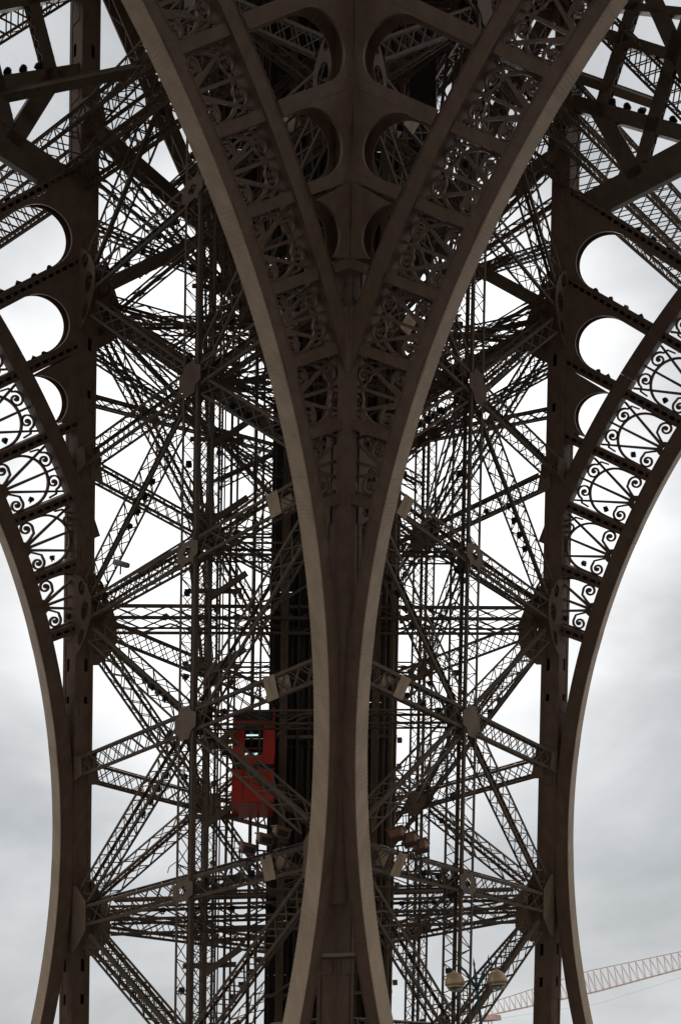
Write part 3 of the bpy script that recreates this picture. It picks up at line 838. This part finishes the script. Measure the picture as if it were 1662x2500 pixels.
CB('roof_frame', BLACK, [(0, 0, 3.62, HX, HY, .06), (0, -HY, 3.9, HX, .05, .10), (0, -HY+.3, 4.10, .55, .1, .05), (0, -HY, 1.48, HX, .05, .10), (0, -HY-.02, 3.62, HX, .03, .08)])
CB('ceiling_lamp', LIT, [(-.05, -.1, 3.27, .30, .04, .02)])
CB('window', GLASS, [(0, -HY, 2.72, .40, .012, .72)]); CB('window', GLASS, [(0, HY, 2.55, .40, .012, .34)])
CB('window', GLASS, [(-HX, 0, 3.0, .012, .74, .5)]); CB('window', GLASS, [(HX, 0, 3.0, .012, .74, .5)])
CB('handrail', RED, [(0, -HY+.12, 2.33, .42, .03, .035)])
CB('door_seam', BLACK, [(-.42, -HY-.045, .75, .012, .006, .66), (.35, -HY-.045, .75, .012, .006, .66)])
CB('floor_plate', BLACK, [(0, 0, 1.5, HX, HY, .04)])

# ------------------------------------------------------------------ floodlights clamped to the braces
fm = MB()
fm.box((0, 0, .14), (.12, .10, .10)); fm.box((0, -.12, .14), (.135, .02, .115)); fm.box((0, .12, .16), (.07, .04, .06))
fm.box((-.14, 0, .06), (.012, .03, .12)); fm.box((.14, 0, .06), (.012, .03, .12)); fm.box((0, 0, -.03), (.15, .04, .02)); fm.tube([(0, 0, -.12), (0, 0, 0)], .025, 6)
flood_me = fm.mesh('floodlight', BLACK)
C0 = V(camo.matrix_world.translation)
def px(p):
    d = p-C0; z = d.dot(fw)
    return 831+CF*d.dot(r2)/z, 1250-CF*d.dot(u2)/z
NF = 0
ORD = ['first', 'second', 'third', 'fourth', 'fifth', 'sixth', 'seventh', 'eighth', 'ninth', 'tenth']
def flood(p, rz, group=None, label=None, s=1.0, host='brace', row=0):
    global NF
    x, y = px(p)
    if group is None:
        side = 'left' if x < 831 else 'right'
        band = 'high up' if y < 700 else ('upper middle' if y < 1350 else ('lower middle' if y < 1900 else 'low down'))
        group = 'floodlights on the %s %s %s' % (side, host, band)
        label = 'small black floodlight, %s in its row, on the %s %s, %s' % (ORD[row], side, host, band)
    o = link('floodlight', flood_me, None, p); o.rotation_euler = (0, 0, rz); o.scale = (s, s, s)
    tag(o, label, 'floodlight', group); NF += 1
for (f, p, q, u, nn, kd) in MEM:
    if f in ('LF', 'RF') and kd == 'd' : prob = .35
    elif kd == 'p': prob = .9
    elif kd == 't': prob = 1
    else: prob = .72
    if random.random() > prob: continue
    n_ = {'s': 4, 'd': 4, 'p': 9, 't': 9}[kd]
    t0 = random.uniform(.15, .7)
    for i in range(n_):
        t = t0+i*.075 if kd in 'sd' else (.08+.55*i/n_+random.uniform(0, .02) if kd == 'p' else .12+.76*i/n_)
        if t > .95: break
        c = p.lerp(q, t); uu = u if u.z > 0 else -u
        low = c-uu*.30 if kd != 'p' else c+u*.45
        x, y = px(low)
        if not (-30 < x < 1700 and -30 < y < 2530): continue
        flood(low+V((0, 0, .10 if kd != 'p' else 0)), random.uniform(0, 6.28), s=.82, row=i, host=('outer ' if f in ('LF', 'RF') else ('' if kd == 't' else 'inner '))+{'s': 'horizontal strut', 'd': 'slanting brace', 'p': 'upright lattice post', 't': 'level cross tie'}[kd])
def archpt(code, r_, th, o):
    ar, M, sg = ARCH[code]; return M @ V((r_*math.cos(R(th)), r_*math.sin(R(th)), o*sg))
for code, side in (('LL', 'left'), ('RR', 'right')):
    for k in range(3, 7):
        th = 39.2+4.07*k
        for iq, r_ in enumerate([39.9, 40.7, 41.5, 42.3] if k > 4 else [39.7, 40.2]):
            if r_ < rcol(R(th), .6, A0-S*ZC):
                flood(archpt(code, r_, th+.30, 0), random.uniform(0, 6), s=.72, group= 'floodlights along the %s spandrel struts' % side, label='small black floodlight, %s outward on the %s strut by the round holes, %s side' % (['first', 'second', 'third', 'fourth'][iq], ['first', 'second', 'third', 'fourth'][k-3], side))
    for k in range(0, 7):
        th = 39.2+4.07*(k+.5)
        for dx in (-.55, .75):
            flood(archpt(code, 37.3+dx*.5, th+dx*2.4, 0), random.uniform(0, 6), 'floodlights on the %s arch fans' % side, 'small black floodlight on the %s side of the %s scrollwork fan up, %s arch' % ('lower' if dx < 0 else 'upper', ['lowest', 'second', 'third', 'fourth', 'fifth', 'sixth', 'seventh'][k], side), .7)
    for i in range(7):
        y = i/6
        p = V((17.3-2.6*y, 0, 36.98-3.06*y)); yy = A0-S*p.z+W
        q = V((p.x, yy, p.z)) if code == 'LL' else V((yy, p.x, p.z))
        flood(q+V((0, 0, .15)), random.uniform(0, 6), 'floodlights on the dark %s corner girder' % side, 'small black floodlight on the dark girder, upper %s corner, %s from the column' % (side, ['nearest', 'second', 'third', 'fourth', 'fifth', 'sixth', 'farthest'][i]))

# big brown projectors beside the centre column
def bpx(pxx, pyy, dist): return C0+(fw+r2*((pxx-831)/CF)-u2*((pyy-1250)/CF))*dist
for i, (x, y, sd_, wd) in enumerate([(603, 2075, 'leftmost of three left of', 'l'), (645, 2052, 'middle of three left of', 'l'), (685, 2035, 'rightmost of three left of', 'l'),
                                 (968, 2040, 'leftmost of three right of', 'r'), (1000, 2054, 'middle of three right of', 'r'), (1026, 2070, 'rightmost of three right of', 'r')]):
    c = bpx(x, y, 29.5); t = empty('projector', 'brown boxy projector, %s the centre column' % sd_, 'projector', c, 'brown projectors beside the centre column')
    rz = R(-20 if wd == 'l' else 110)
    b = MB(); b.hexa([(-.26, -.2, -.13), (.26, -.2, -.13), (.22, .2, -.13), (-.22, .2, -.13), (-.30, -.22, .17), (.30, -.22, .17), (.26, .2, .17), (-.26, .2, .17)])
    b.box((0, 0, .19), (.32, .25, .02)); o = b.build('housing', BROWNBOX, t); o.rotation_euler = (R(12), R(8), rz)
    b = MB(); b.box((0, -.21, 0), (.2, .012, .1)); o = b.build('lens', BLACK, t); o.rotation_euler = (R(12), R(8), rz)
    b = MB(); b.bar((-.3, 0, 0), (-.25, 0, -.35), (1, 0, 0), .02, .03); b.bar((.3, 0, 0), (.25, 0, -.35), (1, 0, 0), .02, .03); b.bar((-.3, 0, -.35), (.3, 0, -.35), (0, 1, 0), .04, .02); b.bar((0, 0, -.35), (0, 0, -.62), (0, 1, 0), .03, .03)
    o = b.build('bracket', BLACK, t); o.rotation_euler = (0, 0, rz)
# security camera
c = bpx(296, 1377, 33); t = empty('security_camera', 'pale grey tube-shaped security camera on a brace near the left column', 'camera', c)
b = MB(); b.tube([V((-.3, .1, .02)), V((.26, -.1, .0))], .115, 14); b.build('casing', GREY, t, True)
b = MB(); b.tube([V((.26, -.1, 0)), V((.31, -.12, 0))], .09, 14); b.build('lens', BLACK, t)
b = MB(); b.tube([V((0, 0, -.1)), V((.1, .1, -.4))], .03, 6); b.build('mount', IRON2, t)

# ------------------------------------------------------------------ street lamp
base = bpx(1174, 2500, 23.0); base.z = 0
lamp = empty('street_lamp', 'green street lamp with two bronze dome heads on curved arms', 'street lamp', base)
zt = 4.75
b = MB(); b.lathe([(.0, 0), (.22, 0), (.22, .12), (.15, .2), (.13, .8), (.085, .95), (.065, 1.1), (.05, 2.6), (.06, 2.65), (.045, 2.75), (.038, zt-.15), (.06, zt-.1), (.05, zt), (.02, zt+.2), (.035, zt+.27), (.0, zt+.45)], n=14)
b.build('pole', GREEN, lamp, True)
ad = V((r2.x, r2.y, 0)).normalized()
for s in (-1, 1):
    pts = [V((0, 0, zt-.35)), V((0, 0, zt-.15))+ad*s*.12, V((0, 0, zt+.12))+ad*s*.28, V((0, 0, zt+.25))+ad*s*.45, V((0, 0, zt+.27))+ad*s*.60]
    b = MB(); b.tube(pts, .03, 8, [.05, .045, .035, .028, .022]); b.tube([pts[-1]+V((0, 0, .0)), pts[-1]+V((0, 0, -.12))], .022, 8)
    b.tube([pts[-2]+V((0, 0, 0)), pts[-2]+V((0, 0, .14))-ad*s*.03, pts[-2]+V((0, 0, .26))], .02, 6, [.035, .02, .004])
    b.build('arm', GREEN, lamp, True)
    hc = pts[-1]+V((0, 0, -.45))
    b = MB(); b.lathe([(.0, .33), (.04, .33), (.05, .28), (.12, .26), (.21, .19), (.265, .09), (.285, .01), (.285, -.04), (.265, -.055), (.25, -.055)], hc, 28)
    hd = b.build('lamp_head', GOLD, lamp, True)
    b = MB(); b.lathe([(.245, -.055), (.235, -.085), (.245, -.09), (.225, -.12), (.215, -.12)], hc, 28); b.build('collar', GOLD, hd, True)
    b = MB(); b.lathe([(.21, -.12), (.19, -.165), (.12, -.205), (.0, -.22)], hc, 24); b.build('glass_bowl', GLASS, hd, True)
# wispy bent wire on the strut
b = MB(); cw = bpx(440, 2130, 31); b.tube([cw, cw+V((0, 0, .25)), cw-ad*.2+V((0, 0, .36)), cw-ad*.42+V((0, 0, .2)), cw-ad*.46+V((0, 0, 0))], .018, 6)
tag(b.build('bent_hook', IRON2), 'small bent wire hook on the strut left of the lattice post', 'hook')

# ------------------------------------------------------------------ crane in the distance
DC = 130
tip = bpx(1188, 2480, DC); endp = bpx(1900, 2301, DC*1.0); kn = bpx(1455, 2421, DC)
cr = empty('tower_crane', 'haze-painted orange construction crane jib reaching in from the right, far away', 'crane', V((endp.x, endp.y, 0)))
ci = Matrix.Translation(-V(cr.location)); view = (tip-C0).normalized()
def jib(p0, p1, h0_, h1_, nb):
    d = (p1-p0).normalized(); side = d.cross(V((0, 0, 1))).normalized(); upv = side.cross(d)
    ch = MB(); la = MB()
    for s in (-1, 1): ch.tube([p0+side*s*.8, p1+side*s*.8], .06, 5)
    ch.tube([p0+upv*h0_, p1+upv*h1_], .07, 5)
    for k in range(nb):
        a, c_ = k/nb, (k+1)/nb; A_ = p0.lerp(p1, a); B_ = p0.lerp(p1, c_); M_ = p0.lerp(p1, (a+c_)/2); hm = h0_+(h1_-h0_)*(a+c_)/2
        for s in (-1, 1):
            la.bar(A_+side*s*.8, M_+upv*hm, side, .032, .032); la.bar(M_+upv*hm, B_+side*s*.8, side, .032, .032)
        la.bar(A_-side*.8, A_+side*.8, upv, .04, .04)
    for nm, q in (('jib_chord', ch), ('jib_lacing', la)):
        me = q.mesh(nm, CRANE); me.transform(ci); link(nm, me, cr)
sc_ = DC/CF
jib(tip, kn, 24*sc_, 46*sc_, 19); jib(kn, endp, 46*sc_, 24*sc_, 26)
b = MB(); tr_ = bpx(1190, 2486, DC); b.box(tr_, (1.5, 1.5, .35)); b.bar(tr_-V((0, 0, 0)), tr_-V((0, 0, 2.4)), (1, 0, 0), .06, .06); b.bar(tr_+V((1, 0, 0)), tr_+V((1, 0, -1.6)), (1, 0, 0), .06, .06)
me = b.mesh('trolley', CRANE); me.transform(ci); link('trolley', me, cr)
b = MB(); b.tube([tip+V((0, 0, -.6)), kn+V((0, 0, -1.6)), endp+V((0, 0, -.5))], .012, 5); me = b.mesh('cable', STEEL); me.transform(ci); link('cable', me, cr)
b = MB(); s0 = endp; b2 = [(-1, -1), (1, -1), (1, 1), (-1, 1)]
for x, y in b2: b.bar(V((s0.x+x, s0.y+y, 0)), V((s0.x+x, s0.y+y, s0.z+6)), (1, 0, 0), .15, .15)
for k in range(int(s0.z//2)):
    for i in range(4):
        p = b2[i]; q = b2[(i+1) % 4]; b.bar(V((s0.x+p[0], s0.y+p[1], k*2)), V((s0.x+q[0], s0.y+q[1], k*2+2)), (1, 0, 0), .08, .08)
me = b.mesh('mast', CRANE); me.transform(ci); link('mast', me, cr)
print('floodlights', NF, 'objects', len(bpy.data.objects), 'tris', sum(len(o.data.polygons)*2 for o in bpy.data.objects if o.type == 'MESH'))
